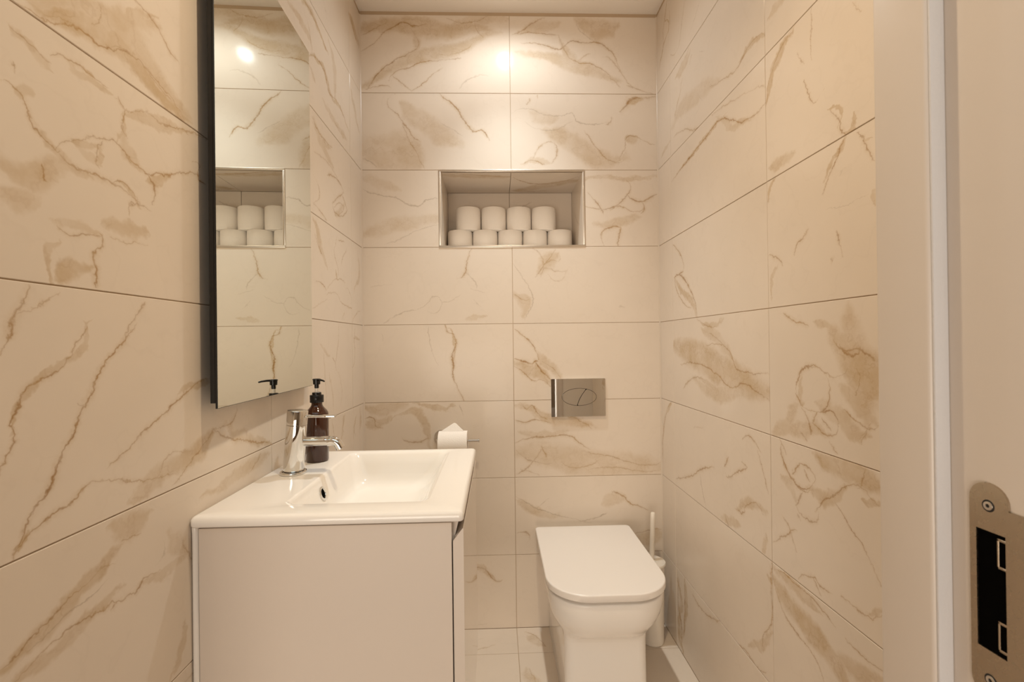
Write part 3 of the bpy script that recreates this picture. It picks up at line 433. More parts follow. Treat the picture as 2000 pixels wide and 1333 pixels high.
# niche lining tiles
nt_ = .006
def niche_tile(wd, ht, M, feats, sd):
    m = marble('marble_niche', feats, False, 0, 0, sd)
    o = put_tile(wall_back, wd, ht, M, m); return o
nd = ND - .002
mid = (XC-G-NX0)
niche_tile(mid, nd, frame(ex, -ey, -ez, Vector((NX0, D+nd, NZ1+TH-nt_))), [('v', .004, .8, [(.01,.235),(.1,.232),(.18,.215),(.28,.21)]), ('p', .02, .5, [(.02,.22),(.2,.2),(.28,.2)])], 301)
niche_tile(NX1-XC-G, nd, frame(ex, -ey, -ez, Vector((XC+G, D+nd, NZ1+TH-nt_))), [('v', .004, .9, [(.01,.2),(.05,.15),(.1,.12),(.18,.13),(.27,.2)]), ('p', .03, .7, [(.03,.03),(.1,.07),(.2,.12),(.28,.16)]), ('v', .005, .8, [(.02,.03),(.08,.02),(.16,.03)])], 302)
niche_tile(mid, nd, frame(ex, ey, ez, Vector((NX0, D, NZ0-TH+nt_))), [], 303)
niche_tile(NX1-XC-G, nd, frame(ex, ey, ez, Vector((XC+G, D, NZ0-TH+nt_))), [], 304)
niche_tile(nd, NZ1-NZ0-2*nt_, frame(ey, ez, ex, Vector((NX0-TH+nt_, D, NZ0+nt_))), [('g', .005, .6, [(.05,.1),(.1,.05),(.2,.06)])], 305)
niche_tile(nd, NZ1-NZ0-2*nt_, frame(-ey, ez, -ex, Vector((NX1+TH-nt_, D+nd, NZ0+nt_))), [('g', .005, .5, [(.05,.25),(.1,.15),(.2,.1)])], 306)
niche_tile(mid-nt_, NZ1-NZ0-2*nt_, frame(ex, ez, -ey, Vector((NX0+nt_, D+ND+TH, NZ0+nt_))), [('g', .004, .6, [(.0,.13),(.03,.12),(.05,.1)])], 307)
niche_tile(NX1-XC-G-nt_, NZ1-NZ0-2*nt_, frame(ex, ez, -ey, Vector((XC+G, D+ND+TH, NZ0+nt_))), [('g', .004, .5, [(.0,.2),(.04,.22),(.1,.25)])], 308)
# metal edge round the niche: four mitred bars, one part
bm = bmesh.new()
def bar(a, b): box(bm, a, b, .0012, 2)
tw, tp = .0085, .0022
bar((NX0-.004, D-tp, NZ0-.002), (NX1+.004, D+.012, NZ0-.002+tw)); bar((NX0-.004, D-tp, NZ1+.002-tw), (NX1+.004, D+.012, NZ1+.002))
bar((NX0-.004, D-tp, NZ0-.002+tw), (NX0-.004+tw, D+.012, NZ1+.002-tw)); bar((NX1+.004-tw, D-tp, NZ0-.002+tw), (NX1+.004, D+.012, NZ1+.002-tw))
tag(obj('niche_trim', bm, MT['trim'], wall_back, 30), 'thin satin metal edging framing the wall niche')

# ---- side walls
def side_wall(name, X, sgn, joints, letter):
    w0, w1 = (X-.06, X-.002) if sgn > 0 else (X+.002, X+.06)
    wall = struct(name, newbox((w0, YF1-.14, -.05), (w1, D+.003, 2.45)), MT['grout'])
    ys = [D-.0005] + joints + [YF1-.001]
    for c in range(3):
        y1, y0 = ys[c]-(G if c else 0), ys[c+1]+(G if c < 2 else 0)
        for r in range(8):
            zt, zb = rowsz[r]-(G if r else 0), rowsz[r+1]+(G if r < 7 else 0)
            alt = [f'{letter}{c}{r+2}', f'{letter}1{r}', f'{letter}13', f'{letter}22']
            if letter == 'L' and c == 0: alt = [f'L0{r-1}', 'L04']
            if letter == 'R' and c == 0: alt = ['R05']
            if sgn > 0:
                m = tile_mat(f'{letter}{c}{r}', False, y0, zb, alt); M = frame(ey, ez, ex, Vector((X-TH, y0, zb)))
            else:
                m = tile_mat(f'{letter}{c}{r}', True, y1, zb, alt); M = frame(-ey, ez, -ex, Vector((X+TH, y1, zb)))
            put_tile(wall, y1-y0, zt-zb, M, m, random.uniform(-.0003, .0003))
    return wall
wall_left = side_wall('wall_left', XL, 1, [YL, YL-.602], 'L')
wall_right = side_wall('wall_right', XR, -1, [YR, YR-.602], 'R')

# ---- floor: slab and tiles
floor = struct('floor', newbox((XL-.06, YF0-.0, -.06), (XR+.06, D+.06, -.0015)), MT['grout'])
fx = [XL, XC, XR]; fy = [YF1-.06, 1.6700-1.204+.06, 1.6700-.602, 1.6700, D]
fy = [YF0, 1.068, 1.670, D]
FL = {(1,2): [('v', .004, .6, [(.03,.12),(.07,.09),(.1,.03)]), ('p', .02, .5, [(.04,.1),(.09,.04)])], (0,2): [('g', .005, .5, [(.3,.03),(.38,.06),(.45,.09)]), ('v', .003, .5, [(.42,.02),(.5,.05)])],
      (1,1): [('p', .03, .6, [(.02,.5),(.05,.4),(.03,.25)]), ('v', .005, .6, [(.03,.52),(.05,.42),(.02,.3)]), ('v', .006, .7, [(.22,.4),(.26,.47),(.33,.5)]), ('p', .025, .6, [(.22,.42),(.3,.48)])], (0,1): [('g', .006, .5, [(.3,.1),(.4,.3),(.5,.35)])]}
for i in range(2):
    for j in range(3):
        x0, x1 = fx[i]+(G if i else .001), fx[i+1]-(G if i < 1 else .001)
        y0, y1 = fy[j]+(G if j else 0), fy[j+1]-(G if j < 2 else .001)
        m = marble('marble_floor', FL.get((i, j), []), False, 0, 0, 400+i*7+j*3, .2)
        put_tile(floor, x1-x0, y1-y0, frame(ex, ey, ez, Vector((x0, y0, -TH))), m)
# ---- ceiling
ceiling = struct('ceiling', newbox((XL-.06, YF0, ZCEIL), (XR+.06, D+.06, ZCEIL+.05)), MT['ceiling'])
# ---- corner sealant beads
for k, (x, s) in enumerate(((XL, 1), (XR, -1))):
    bm = bmesh.new()
    r = .0045
    prof = [(0, 0), (r, 0), (r*.55, r*.28), (r*.28, r*.55), (0, r)]
    loft(bm, [[Vector((x+s*a, D-b, z)) for a, b in prof] for z in (.004, ZT)])
    struct(f'trim_{k+1}', bm, MT['silicone'], 50)

# ---- front wall stub right of the door, header above it, hall behind the camera
XO = .4165                                   # face of the door lining
struct('wall_front', (lambda b: (box(b, (XO+.025, YF0+.006, 0), (XR+.3, YF1-.006, 2.43)), box(b, (XL-.3, YF0+.006, 2.06), (XO+.025, YF1-.006, 2.43)), box(b, (XL-.3, YF0+.006, 0), (XL-.002, YF1-.14, 2.43)), b)[-1])(bmesh.new()), MT['plaster'])
door = bpy.data.objects.new('door_1', None); C.objects.link(door); tag(door, kind='structure')
bm = newbox((XO, YF0, 0), (XO+.028, YF1-.0005, 2.06), .003, 3); obj('side_lining', bm, MT['paint'], door, 40)
bm = newbox((XL-.03, YF0, 2.03), (XO, YF1, 2.06), .003, 3); obj('head_lining', bm, MT['paint'], door, 40)
bm = newbox((XL-.0300, YF0, 0), (XL-.002, YF1-.14-.001, 2.03), .003, 3); obj('side_lining', bm, MT['paint'], door, 40)
bm = newbox((.400, .416, 0), (XO+.001, YF1, 2.03), .0035, 4); obj('door_stop', bm, MT['paint'], door, 40)
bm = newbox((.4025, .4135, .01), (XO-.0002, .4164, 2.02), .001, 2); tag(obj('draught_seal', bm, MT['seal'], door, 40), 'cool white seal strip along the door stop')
bm = newbox((XO+.006, YF0-.018, 0), (XO+.08, YF0, 2.1), .005, 3); obj('architrave', bm, MT['paint'], door, 40)
# strike plate: outline in (y, z) on the lining face
def plate(bm, outer, holes, x0, x1):
    """flat plate with holes: faces triangulated, walls added"""
    loops = [outer]+holes
    es = []; rings = []
    for Lp in loops:
        vs = [bm.verts.new((x0, y, z)) for y, z in Lp]; rings.append(vs)
        es += [bm.edges.new((vs[i], vs[(i+1) % len(vs)])) for i in range(len(vs))]
    g = bmesh.ops.triangle_fill(bm, use_beauty=True, edges=es)
    fs = [f for f in g['geom'] if isinstance(f, bmesh.types.BMFace)]
    back = {v: bm.verts.new((x1, v.co.y, v.co.z)) for vs in rings for v in vs}
    for f in fs: bm.faces.new([back[v] for v in f.verts])
    for vs in rings:
        for i in range(len(vs)):
            a, b = vs[i], vs[(i+1) % len(vs)]
            bm.faces.new((a, b, back[b], back[a]))
ST, SB = ZC-.1240, ZC-.3105                  # plate top and bottom
y0, y1, yl = .3645, .3960, .3460
ym = (y0+y1)/2; rr = (y1-y0)/2
outer = [(ym+rr*math.cos(a), ST-rr+rr*math.sin(a)) for a in [PI*k/14 for k in range(15)]]
outer += [(y0, ZC-.1435), (yl, ZC-.1435), (yl, ZC-.2895), (y0, ZC-.2895)]
outer += [(ym+rr*math.cos(a), SB+rr+rr*math.sin(a)) for a in [PI+PI*k/14 for k in range(15)]]
hole = [(.3905, ZC-.165), (.3672, ZC-.165), (.3672, ZC-.2665), (.3905, ZC-.2665)]
bm = bmesh.new(); plate(bm, outer, [hole], XO-.0018, XO+.0006)
sp_ = obj('strike_plate', bm, MT['steel'], door); tag(sp_, 'brushed steel lock strike plate on the door lining')
bm = newbox((XO-.0004, .3673, ZC-.2664), (XO-.00005, .3904, ZC-.1651)); tag(obj('lock_hole_shade', bm, MT['dark'], sp_), 'black sheet painted as the shade inside the strike plate opening')  # flat sheet, the hollow's shade is put into its colour
for zc in (-.181, -.250):
    bm = bmesh.new()
    pts = [(.3680, zc+.0115), (.3735, zc+.0115), (.3735, zc-.0115), (.3680, zc-.0115)]
    for (a, b), (c, d) in zip(pts, pts[1:]):
        box(bm, (XO-.0016, min(a, c)-.0008, ZC+min(b, d)-.0011), (XO-.0006, max(a, c)+.0008, ZC+max(b, d)+.0011), .0004, 1)
    obj('latch_tab', bm, MT['steel'], sp_)
for zc in (-.1435, -.2915):
    bm = bmesh.new(); Mx = frame(ey, ez, -ex, Vector((XO-.0017, ym, ZC+zc)))
    Mx = Matrix.Translation((XO-.0017, ym, ZC+zc)) @ Matrix.Rotation(-PI/2, 4, 'Y')
    lathe(bm, [(.0038, 0), (.0036, .0007), (.0026, .0010), (.0017, .0009), (.0014, -.0012)], Mx, 24)
    obj('screw', bm, MT['trim'], sp_, 40)
    bm = bmesh.new(); lathe(bm, [(.0054, -.0001), (.0050, .0003)], Mx, 24); obj('countersink_shade', bm, MT['black'], sp_, 40)  # flat black disc, shade of the screw recess painted as colour

# hall
struct('floor_hall', newbox((-1.5, -2.2, -.05), (1.8, YF0, -.0)), MT['wood'])
struct('wall_hall', newbox((-1.5, -2.25, 0), (1.8, -2.2, 2.45)), MT['hall'])
struct('reflection_board_hall', newbox((-1.5, -2.2, 0), (1.105, -2.17, .29), .004, 2), MT['paint'])  # added white board, sized to give the flush plate a bright reflection
struct('wall_hall_left', newbox((-1.55, -2.25, 0), (-1.5, YF0, 2.45)), MT['hall'])
struct('wall_hall_right', newbox((1.8, -2.25, 0), (1.85, YF0, 2.45)), MT['hall'])
struct('ceiling_hall', newbox((-1.55, -2.25, 2.44), (1.85, YF0, 2.49)), MT['ceiling'])
struct('wall_hall_front', (lambda b: (box(b, (-1.5, YF0-.001, 0), (XL-.035, YF0+.05, 2.44)), box(b, (XO+.03, YF0-.001, 0), (1.8, YF0+.05, 2.44)), box(b, (XL-.035, YF0-.001, 2.06), (XO+.03, YF0+.05, 2.44)), b)[-1])(bmesh.new()), MT['hall'])

# ================================================================== THINGS
# ---- ceiling downlights (above the frame, seen as a highlight in the tiles)
for k, (x, y) in enumerate((L1, L2)):
    t = thing('ceiling_downlight', ['recessed round ceiling downlight nearest the back wall', 'recessed round ceiling downlight nearer the doorway'][k], 'light', (x, y, ZCEIL))
    bm = bmesh.new(); lathe(bm, [(.042, 0), (.042, -.003), (.036, -.005), (.031, -.003), (.030, 0)], n=40); obj('bezel', bm, MT['plastic'], t, 40)
    bm = bmesh.new(); lathe(bm, [(.0295, -.0002), (.0295, -.0012)], n=32); obj('lens', bm, MT['lens'], t)

# ---- vanity cabinet
VX0, VX1, VY0, VY1, VZ0 = XL+.012, -.0815, .8005, 1.2600, .30
VT = .8135
cab = thing('vanity_cabinet', 'white gloss wall hung vanity cabinet under the washbasin', 'cabinet', ((VX0+VX1)/2, (VY0+VY1)/2, VZ0))
def rel(t, bm):
    bmesh.ops.translate(bm, verts=bm.verts, vec=-Vector(t.location)); return bm
def part(name, bm, m, t, smooth=None): return obj(name, rel(t, bm), m, t, smooth)
part('side_panel', newbox((VX0, VY0, VZ0), (VX1, VY0+.017, VT-.0035), .0006, 1), MT['gloss'], cab)
part('side_panel', newbox((VX0, VY1-.017, VZ0), (VX1, VY1, VT-.0035), .0006, 1), MT['gloss'], cab)
part('bottom_panel', newbox((VX0, VY0+.017, VZ0), (VX1, VY1-.017, VZ0+.017)), MT['gloss'], cab)
bm = bmesh.new()                                      # slanted finger rail behind the drawer front
loft(bm, [[Vector((a, y, z)) for a, z in ((-.0700, VT-.004), (-.0790, .7750), (-.0815, .7700), (-.0950, .7700), (-.0950, VT-.004))] for y in (VY0+.018, VY1-.018)])
part('finger_rail', bm, MT['gloss'], cab)
fr0 = VX1+.0022; fr1 = -.0612
def front(z0, z1):
    bm = bmesh.new(); bv = z1
    prof = [(fr0, z0), (fr1, z0), (fr1, bv), (fr1-.0012, bv+.0012), (fr0+.001, bv-.019), (fr0, bv-.021)]
    return loft(bm, [[Vector((a, y, z)) for a, z in prof] for y in (VY0-.001, VY1+.001)])
d1 = part('drawer_front', front(VZ0+.002, .7990), MT['lacquer'], cab)
# sealant bead between wall and cabinet
bm = bmesh.new()
lathe(bm, [(.0052, VZ0), (.0052, .802), (.0058, .812), (.004, .818)], Matrix.Translation((XL+.0062, VY0+.0022, 0)), 16)
part('sealant_bead', bm, MT['ceramic'], cab, 50)

# ---- basin
zt = .833
basin = thing('washbasin', 'white ceramic washbasin with rectangular bowl on the vanity cabinet', 'basin', ((XL-.06)/2, 1.03, zt-.02))
X0, X1, Y0, Y1 = XL+.0015, -.0600, .7915, 1.2660
RR = lambda x0, x1, y0, y1, r, z: rrect(x0, x1, y0, y1, r, z, 10)
def ins(i, z, r=.008): return RR(X0+(i if i > .001 else 0), X1-i, Y0+i, Y1-i, max(r-i*.4, .003), z)
loops = [RR(-.31, -.24, .97, 1.11, .018, zt-.0860), RR(-.366, -.19, .88, 1.205, .04, zt-.0840), RR(-.376, -.155, .86, 1.225, .034, zt-.055), RR(-.394, -.120, .838, 1.248, .024, zt-.0200), ins(.005, zt-.0195), ins(.0015, zt-.0185), ins(.0003, zt-.016), ins(0, zt-.011), ins(.0008, zt-.006), ins(.0028, zt-.0025), ins(.0055, zt-.0007), ins(.0085, zt)]
bx = lambda a, b, c, d, r, z: RR(a, b, c, d, r, zt-z)
loops += [bx(-.3885, -.126, .8435, 1.2425, .022, 0), bx(-.3862, -.128, .8455, 1.2405, .022, .0006), bx(-.3840, -.131, .848, 1.2375, .022, .0022),
          bx(-.3820, -.1355, .852, 1.233, .024, .0065), bx(-.3740, -.150, .862, 1.223, .028, .030), bx(-.3680, -.162, .869, 1.216, .031, .050), bx(-.3640, -.172, .876, 1.209, .034, .064),
          bx(-.3580, -.185, .886, 1.199, .038, .0735), bx(-.347, -.20, .90, 1.185, .042, .0785), bx(-.330, -.22, .92, 1.165, .045, .0800), bx(-.29, -.25, .97, 1.11, .018, .0812)]
bm = bmesh.new(); loft(bm, loops); part('bowl', bm, MT['ceramic'], basin, 50)
ov = thing  # overflow ring on the steep back slope of the bowl
bm = bmesh.new()
nrm = Vector((.0235, 0, .0075)).normalized()
Mo = Matrix.Translation((-.3732, .9990, zt-.0310)) @ nrm.to_track_quat('Z', 'Y').to_matrix().to_4x4()
lathe(bm, [(.0148, -.003), (.0148, .0012), (.0132, .0022), (.0105, .0018), (.0094, -.001)], Mo, 32, True, False)
o = part('overflow_ring', bm, MT['chrome'], basin, 50); tag(o, 'small chrome overflow ring in the bowl')
bm = bmesh.new(); lathe(bm, [(.0097, -.0008), (.0097, .0004)], Mo, 24); part('overflow_hole_shade', bm, MT['dark'], basin)  # black disc with the opening's shade in its colour

# ---- tap
tx, ty = -.4558, 1.0484
tap = thing('basin_tap', 'chrome monobloc mixer tap at the wall side of the washbasin', 'tap', (tx, ty, zt))
lean = Matrix.Rotation(math.radians(4.6), 4, 'Y')
def tp(bm): return bm
bm = bmesh.new(); lathe(bm, [(.0268, .0002), (.0278, .0015), (.0278, .0050), (.0270, .0060), (.0240, .0060), (.0236, .0035), (.0205, .0035)], n=48)
obj('base_flange', bm, MT['chrome'], tap, 40)
bm = bmesh.new(); lathe(bm, [(.0205, .0036), (.0219, .0080), (.0219, .1076), (.0208, .1086)], lean, 48); obj('body', bm, MT['chrome'], tap, 40)
bm = bmesh.new(); lathe(bm, [(.0206, .1086), (.0220, .1098), (.0220, .1395), (.0212, .1408), (.019, .1412)], lean, 48)
cap = obj('handle', bm, MT['chrome'], tap, 40)
bm = bmesh.new(); box(bm, (.012, -.0065, .1245), (.0920, .0065, .1300), .0018, 3); bmesh.ops.transform(bm, matrix=lean @ Matrix.Rotation(math.radians(-3.5), 4, 'Y'), verts=bm.verts)
obj('lever', bm, MT['chrome'], cap, 40)
bm = bmesh.new()
S0 = Vector((.018, 0, .0700)); pts = [S0, S0+Vector((.03, 0, .0005)), S0+Vector((.058, 0, .0008))]
cx_, cz_ = S0.x+.0675, S0.z-.0170
pts += [Vector((cx_+.018*math.sin(a)*.95, 0, cz_+.018*math.cos(a))) for a in [math.radians(d) for d in range(-25, 66, 9)]]
e = pts[-1]; dirn = (pts[-1]-pts[-2]).normalized(); pts += [e+dirn*.004, e+dirn*.008]
tube(bm, pts, .0105, 24); obj('spout', bm, MT['chrome'], tap, 40)
bm = bmesh.new(); Ma = Matrix.Translation(pts[-1]) @ dirn.to_track_quat('Z', 'Y').to_matrix().to_4x4()
lathe(bm, [(.0098, -.001), (.0098, .0012), (.0075, .0014)], Ma, 24); obj('aerator', bm, MT['trim'], tap, 40)

# ---- soap bottle
bt = thing('soap_bottle', 'amber brown pump soap bottle behind the basin tap', 'bottle', (-.4447, 1.158, zt), math.radians(-39))
k = .0268
bm = bmesh.new(); lathe(bm, [(.020, .0003), (k-.002, .001), (k, .004), (k, .1150), (k-.0008, .1190), (k-.0040, .1240), (.0180, .1295), (.0145, .1340), (.0128, .1380), (.0126, .1470)], n=40); obj('body', bm, MT['amber'], bt, 50)
bm = bmesh.new(); lathe(bm, [(.0157, .1440), (.0161, .1446), (.0161, .1612), (.0155, .1620), (.0108, .1624), (.0105, .1678), (.0098, .1684)], n=32); obj('collar', bm, MT['pump'], bt, 40)
bm = bmesh.new(); lathe(bm, [(.0044, .1680), (.0044, .1800)], n=20); obj('stem', bm, MT['clear'], bt, 50)
bm = bmesh.new(); lathe(bm, [(.0045, .1785), (.0051, .1790), (.0052, .1875), (.0084, .1882), (.0088, .1985), (.0098, .1992), (.0098, .2010), (.0080, .2020)], n=24)
hd = obj('pump_head', bm, MT['pump'], bt, 40)
bm = bmesh.new(); tube(bm, [(.004, 0, .1994), (.016, 0, .1994), (.027, 0, .1984), (.0340, 0, .1968)], [.0028, .0025, .0022, .0018], 14); obj('nozzle', bm, MT['pump'], hd, 50)

# ---- mirror
my0, my1, mz0, mz1 = -.2232, .2232, ZC-.1095, ZC+.7945
mir = thing('wall_mirror', 'tall rectangular black edged mirror on the left tiled wall', 'mirror', (-.4936, 1.0488, mz0), .025)
def mpart(name, a, b, r, m): return obj(name, newbox(a, b, r, 1), m, mir)
H_ = mz1-mz0
mpart('mounting_rail', (-.0240, -.15, .15), (-.0120, .15, H_-.15), .001, MT['black'])
mpart('edge_frame', (-.0126, my0+.0006, .0095), (-.0037, my1-.0006, H_-.0095), .0006, MT['black'])
mpart('glass_edge', (-.0036, my0, 0), (-.0004, my1, H_), .0003, MT['black'])
mpart('mirror_glass', (-.0005, my0+.0010, .0010), (0, my1-.0010, H_-.0010), 0, MT['mirror'])

# ---- toilet
tcx = .3150
toilet = thing('toilet', 'white back to wall toilet with closed lid under the flush plate', 'toilet', (tcx, 1.55, 0))
def dee(hw, yb, yf, rf, z, rb=.012, n=12): return rrect(tcx-hw, tcx+hw, yf, yb, (rb, rb, rf, rf), z, n)
yb = D-.0010
P = [dee(.1235, yb, 1.362, .026, .0006), dee(.1245, yb, 1.360, .027, .004), dee(.1235, yb, 1.364, .027, .09), dee(.1230, yb, 1.366, .028, .175), dee(.1232, yb, 1.365, .030, .225),
     dee(.1245, yb, 1.360, .036, .242), dee(.128, yb, 1.349, .050, .252), dee(.1335, yb, 1.336, .070, .260), dee(.1405, yb, 1.321, .088, .270), dee(.149, yb, 1.306, .104, .284), dee(.157, yb, 1.293, .108, .302),
     dee(.164, yb, 1.284, .110, .323), dee(.169, yb, 1.279, .111, .345), dee(.1715, yb, 1.2765, .111, .366), dee(.172, yb, 1.276, .111, .3820), dee(.1712, yb, 1.277, .110, .3855), dee(.168, yb, 1.280, .108, .3870)]
bm = bmesh.new(); loft(bm, P); part('pan', bm, MT['ceramic'], toilet, 55)
def slab(hw, yb_, yf, rf, z0, z1, r, rb):
    L_ = [dee(hw-r*.6, yb_, yf+r*.6, rf, z0, rb), dee(hw, yb_, yf, rf, z0+r*.6, rb)]
    for a in (0, 20, 40, 60, 80, 90):
        c, s_ = 1-math.cos(math.radians(a)), math.sin(math.radians(a))
        L_.append(dee(hw-r*c, yb_-r*c, yf+r*c, rf-r*c*.5, z1-r+r*s_, rb))
    L_.append(dee(hw-.02, yb_-.02, yf+.02, rf-.012, z1+.0006, rb))
    return loft(bmesh.new(), L_)
part('seat', slab(.1580, 1.748, 1.2920, .100, .3880, .3970, .003, .012), MT['seat'], toilet, 50)
part('lid', slab(.1785, 1.7530, 1.2685, .119, .3978, .4195, .0040, .014), MT['seat'], toilet, 50)
for sx in (-1, 1):
    bm = newbox((tcx+sx*.10-.022, 1.735, .3866), (tcx+sx*.10+.022, 1.762, .3990), .003, 2); part('hinge', bm, MT['chrome'], toilet, 40)

# ---- brush holder and brush
bxp, byp = .5675, 1.7150
bh = thing('toilet_brush_holder', 'white cylindrical toilet brush holder beside the toilet', 'brush holder', (bxp, byp, 0))
bm = bmesh.new(); lathe(bm, [(.038, .0003), (.0400, .002), (.0406, .006), (.0450, .286), (.0440, .288), (.0425, .286), (.041, .02), (.02, .012)], n=40); obj('cup', bm, MT['plastic'], bh, 40)
br = thing('toilet_brush', 'white toilet brush with slim handle standing in its holder', 'brush', (bxp, byp, .2885))
bm = bmesh.new(); lathe(bm, [(.0480, .0002), (.0500, .001), (.0500, .0075), (.0488, .0092), (.03, .0102), (.015, .0105), (.0130, .0125), (.0105, .0130)], n=40); obj('cover', bm, MT['plastic'], br, 40)
bm = bmesh.new(); lathe(bm, [(.0088, .012), (.0086, .17), (.0082, .1860), (.006, .1890)], Matrix.Rotation(math.radians(2.2), 4, 'Y') , 20); obj('handle', bm, MT['plastic'], br, 50)
bm = bmesh.new(); lathe(bm, [(.006, -.002), (.006, -.13), (.028, -.135), (.032, -.17), (.032, -.235), (.02, -.25)], n=24); obj('bristle_head', bm, MT['plastic'], br, 40)

# ---- flush plate
fx0, fx1, fz0, fz1 = .2105, .4240, ZC-.2930, ZC-.1450
fp = thing('flush_plate', 'polished chrome dual flush plate on the wall above the toilet', 'flush plate', ((fx0+fx1)/2, D, (fz0+fz1)/2))
pc = Vector((.3205, 0, ZC-.2165)); ra, rb = .0685, .0345
cutx = lambda s: .012 + .020*s + .010*s*abs(s)*0 - .006*(1-s*s)      # the curved split between the buttons, s = -1..1
bm = bmesh.new()
N_ = 64
ell = [(pc.x+ra*math.cos(2*PI*i/N_), pc.z+rb*math.sin(2*PI*i/N_)) for i in range(N_)]
orr = [(v.x, v.y) for v in rrect(fx0, fx1, fz0, fz1, .003, 0, 4)]
tmp = bmesh.new(); plate(tmp, orr, [ell], 0, .0095)                  # built in (y, z), turned onto the wall
for v in tmp.verts: v.co = Vector((v.co.y, D-.0100+v.co.x+.0004, v.co.z))
bmesh.ops.bevel(tmp, geom=[e for e in tmp.edges if len(e.link_faces) == 2 and e.calc_face_angle(0) > 1.2 and all(abs(v.co.y-(D-.0096)) < 1e-5 for v in e.verts)], offset=.0008, segments=2, affect='EDGES')
part('plate', tmp, MT['chrome'], fp)
part('plate_backing', newbox((fx0+.004, D-.0012, fz0+.004), (fx1-.004, D-.0002, fz1-.004)), MT['dark'], fp)
def button(sign):
    g = .0009; bm = bmesh.new(); pts = []
    s0 = [(-1+2*i/24) for i in range(25)]
    def cx(s): return pc.x + cutx(s)
    a_, b_ = ra-.0011, rb-.0011
    arc = []
    M_ = 96
    for i in range(M_):
        a = 2*PI*i/M_; x, z = a_*math.cos(a), b_*math.sin(a)
        side = (pc.x+x) - cx(z/rb)
        if side*sign > g: arc.append((math.atan2(z*ra, x*rb), pc.x+x, pc.z+z))
    if sign < 0: arc = [((t if t > 0 else t+2*PI), x, z) for t, x, z in arc]
    arc.sort()
    pts = [(x, z) for t, x, z in arc]
    lo = pts[0][1]; hi = pts[-1][1]
    n = 14
    for i in range(1, n):
        z = hi+(lo-hi)*i/n; pts.append((cx((z-pc.z)/rb)+sign*g, z))
    cxm = sum(p[0] for p in pts)/len(pts); czm = sum(p[1] for p in pts)/len(pts)
    def ring(f, y): return [Vector((cxm+(x-cxm)*f, y, czm+(z-czm)*f)) for x, z in pts]
    return loft(bm, [ring(1, D-.002), ring(1, D-.0094), ring(.99, D-.0098)])
part('large_button', button(-1), MT['chrome'], fp)
part('small_button', button(1), MT['chrome'], fp)

# ---- toilet roll holder and its roll
hz = ZC-.3665; hy = D-.070
th_ = thing('toilet_roll_holder', 'chrome toilet roll holder on the back wall behind the basin', 'roll holder', (-.233, D, hz))
bm = bmesh.new(); Mw = Matrix.Translation((-.2215, D-.0002, hz+.004)) @ Matrix.Rotation(PI/2, 4, 'X')
lathe(bm, [(.0255, 0), (.0255, .006), (.0245, .0085), (.010, .009)], Mw, 40); part('wall_rose', bm, MT['chrome'], th_, 40)
bm = bmesh.new(); tube(bm, [(-.2290, D-.006, hz), (-.2290, hy+.018, hz), (-.2275, hy+.008, hz), (-.2215, hy+.0015, hz), (-.210, hy, hz), (-.10, hy, hz), (-.0735, hy, hz)], .0058, 16); part('bar', bm, MT['chrome'], th_, 50)
bm = bmesh.new(); lathe(bm, [(.0058, 0), (.0078, .0005), (.0078, .0045), (.0066, .0055)], Matrix.Translation((-.0745, hy, hz)) @ Matrix.Rotation(PI/2, 4, 'Y'), 20); part('end_stop', bm, MT['chrome'], th_, 40)
rl = thing('toilet_roll', 'white toilet roll with folded pointed end on the chrome holder', 'toilet roll', (-.1680, hy, hz-.0135))
rr_, rc = .0505, .0200
bm = bmesh.new(); Mr = Matrix.Rotation(PI/2, 4, 'Y')
W2 = .0535
lathe(bm, [(rc, -W2), (rr_-.001, -W2), (rr_, -W2+.001), (rr_, W2-.001), (rr_-.001, W2), (rc, W2), (rc, -W2)], Mr, 56, False, False); obj('paper', bm, MT['paper'], rl, 40)
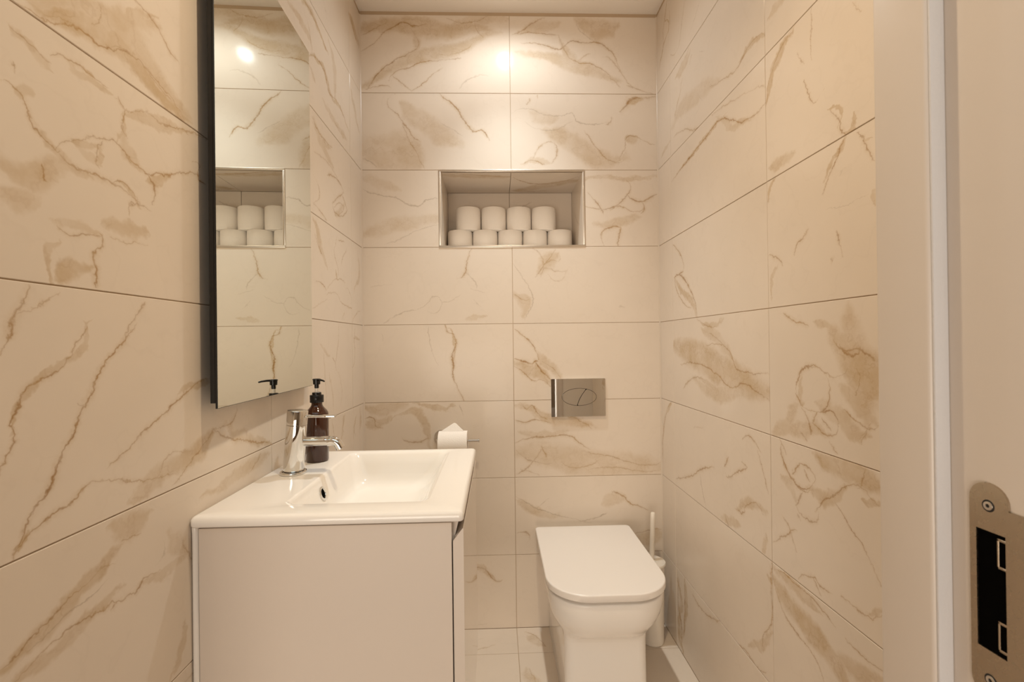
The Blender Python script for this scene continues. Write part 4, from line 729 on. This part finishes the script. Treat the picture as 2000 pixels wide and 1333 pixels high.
bm = bmesh.new(); lathe(bm, [(rc-.0001, -W2+.0005), (rc-.0001, W2-.0005), (rc-.0012, W2-.0005), (rc-.0012, -W2+.0005), (rc-.0001, -W2+.0005)], Mr, 32, False, False); obj('core', bm, MT['card'], rl, 40)
bm = bmesh.new()                                     # folded tip standing up behind the roll's crest
tri = [(-.0455, -.006, .0505), (.0410, -.006, .0505), (.0090, .012, .0775), (.0020, .0125, .0780)]
A = [Vector(p) for p in tri]; loft(bm, [A, [p+Vector((0, .0012, .0003)) for p in A]])
o = obj('folded_tip', bm, MT['paper'], rl); 
# ---- spare rolls in the niche: five below, four above
RH, RR_ = .0985, .0536
def roll_part_meshes():
    bm = bmesh.new(); lathe(bm, [(.021, 0), (RR_-.0015, 0), (RR_, .0015), (RR_+.0002, RH*.5), (RR_, RH-.0025), (RR_-.002, RH), (.021, RH), (.021, 0)], n=48, cap0=False, cap1=False)
    p = mesh('paper', bm, MT['paper'], 40)
    bm = bmesh.new(); lathe(bm, [(.0208, .0005), (.0208, RH-.0005), (.0196, RH-.0005), (.0196, .0005), (.0208, .0005)], n=24, cap0=False, cap1=False)
    return p, mesh('core', bm, MT['card'], 40)
pm, cm = roll_part_meshes()
proto = thing('toilet_roll', 'white spare toilet roll', 'toilet roll', (0, 0, 0), 0, 'spare toilet rolls in the wall niche')
obj('paper', pm, None, proto); obj('core', cm, None, proto)
ordn = ['leftmost', 'second from left', 'middle', 'second from right', 'rightmost']
ordu = ['leftmost', 'second from left', 'second from right', 'rightmost']
zn = NZ0 + nt_ + .0004
spots = [(x, zn, f'white spare toilet roll, {n} of the five in the lower niche row') for x, n in zip((-.1530, -.0447, .0636, .1719, .2802), ordn)]
spots += [(x, zn+RH+.0004, f'white spare toilet roll, {n} of the four in the upper niche row') for x, n in zip((-.1165, -.0068, .1022, .2112), ordu)]
for i, (x, z, lab) in enumerate(spots):
    if i == 0: r = proto
    else:
        r = proto.copy(); C.objects.link(r)
        for ch in list(proto.children):
            c = ch.copy(); C.objects.link(c); c.parent = r
    r.location = (x, D+ND-RR_-.004-random.uniform(0, .006), z); r.rotation_euler = (0, 0, random.uniform(0, 6)); r['label'] = lab
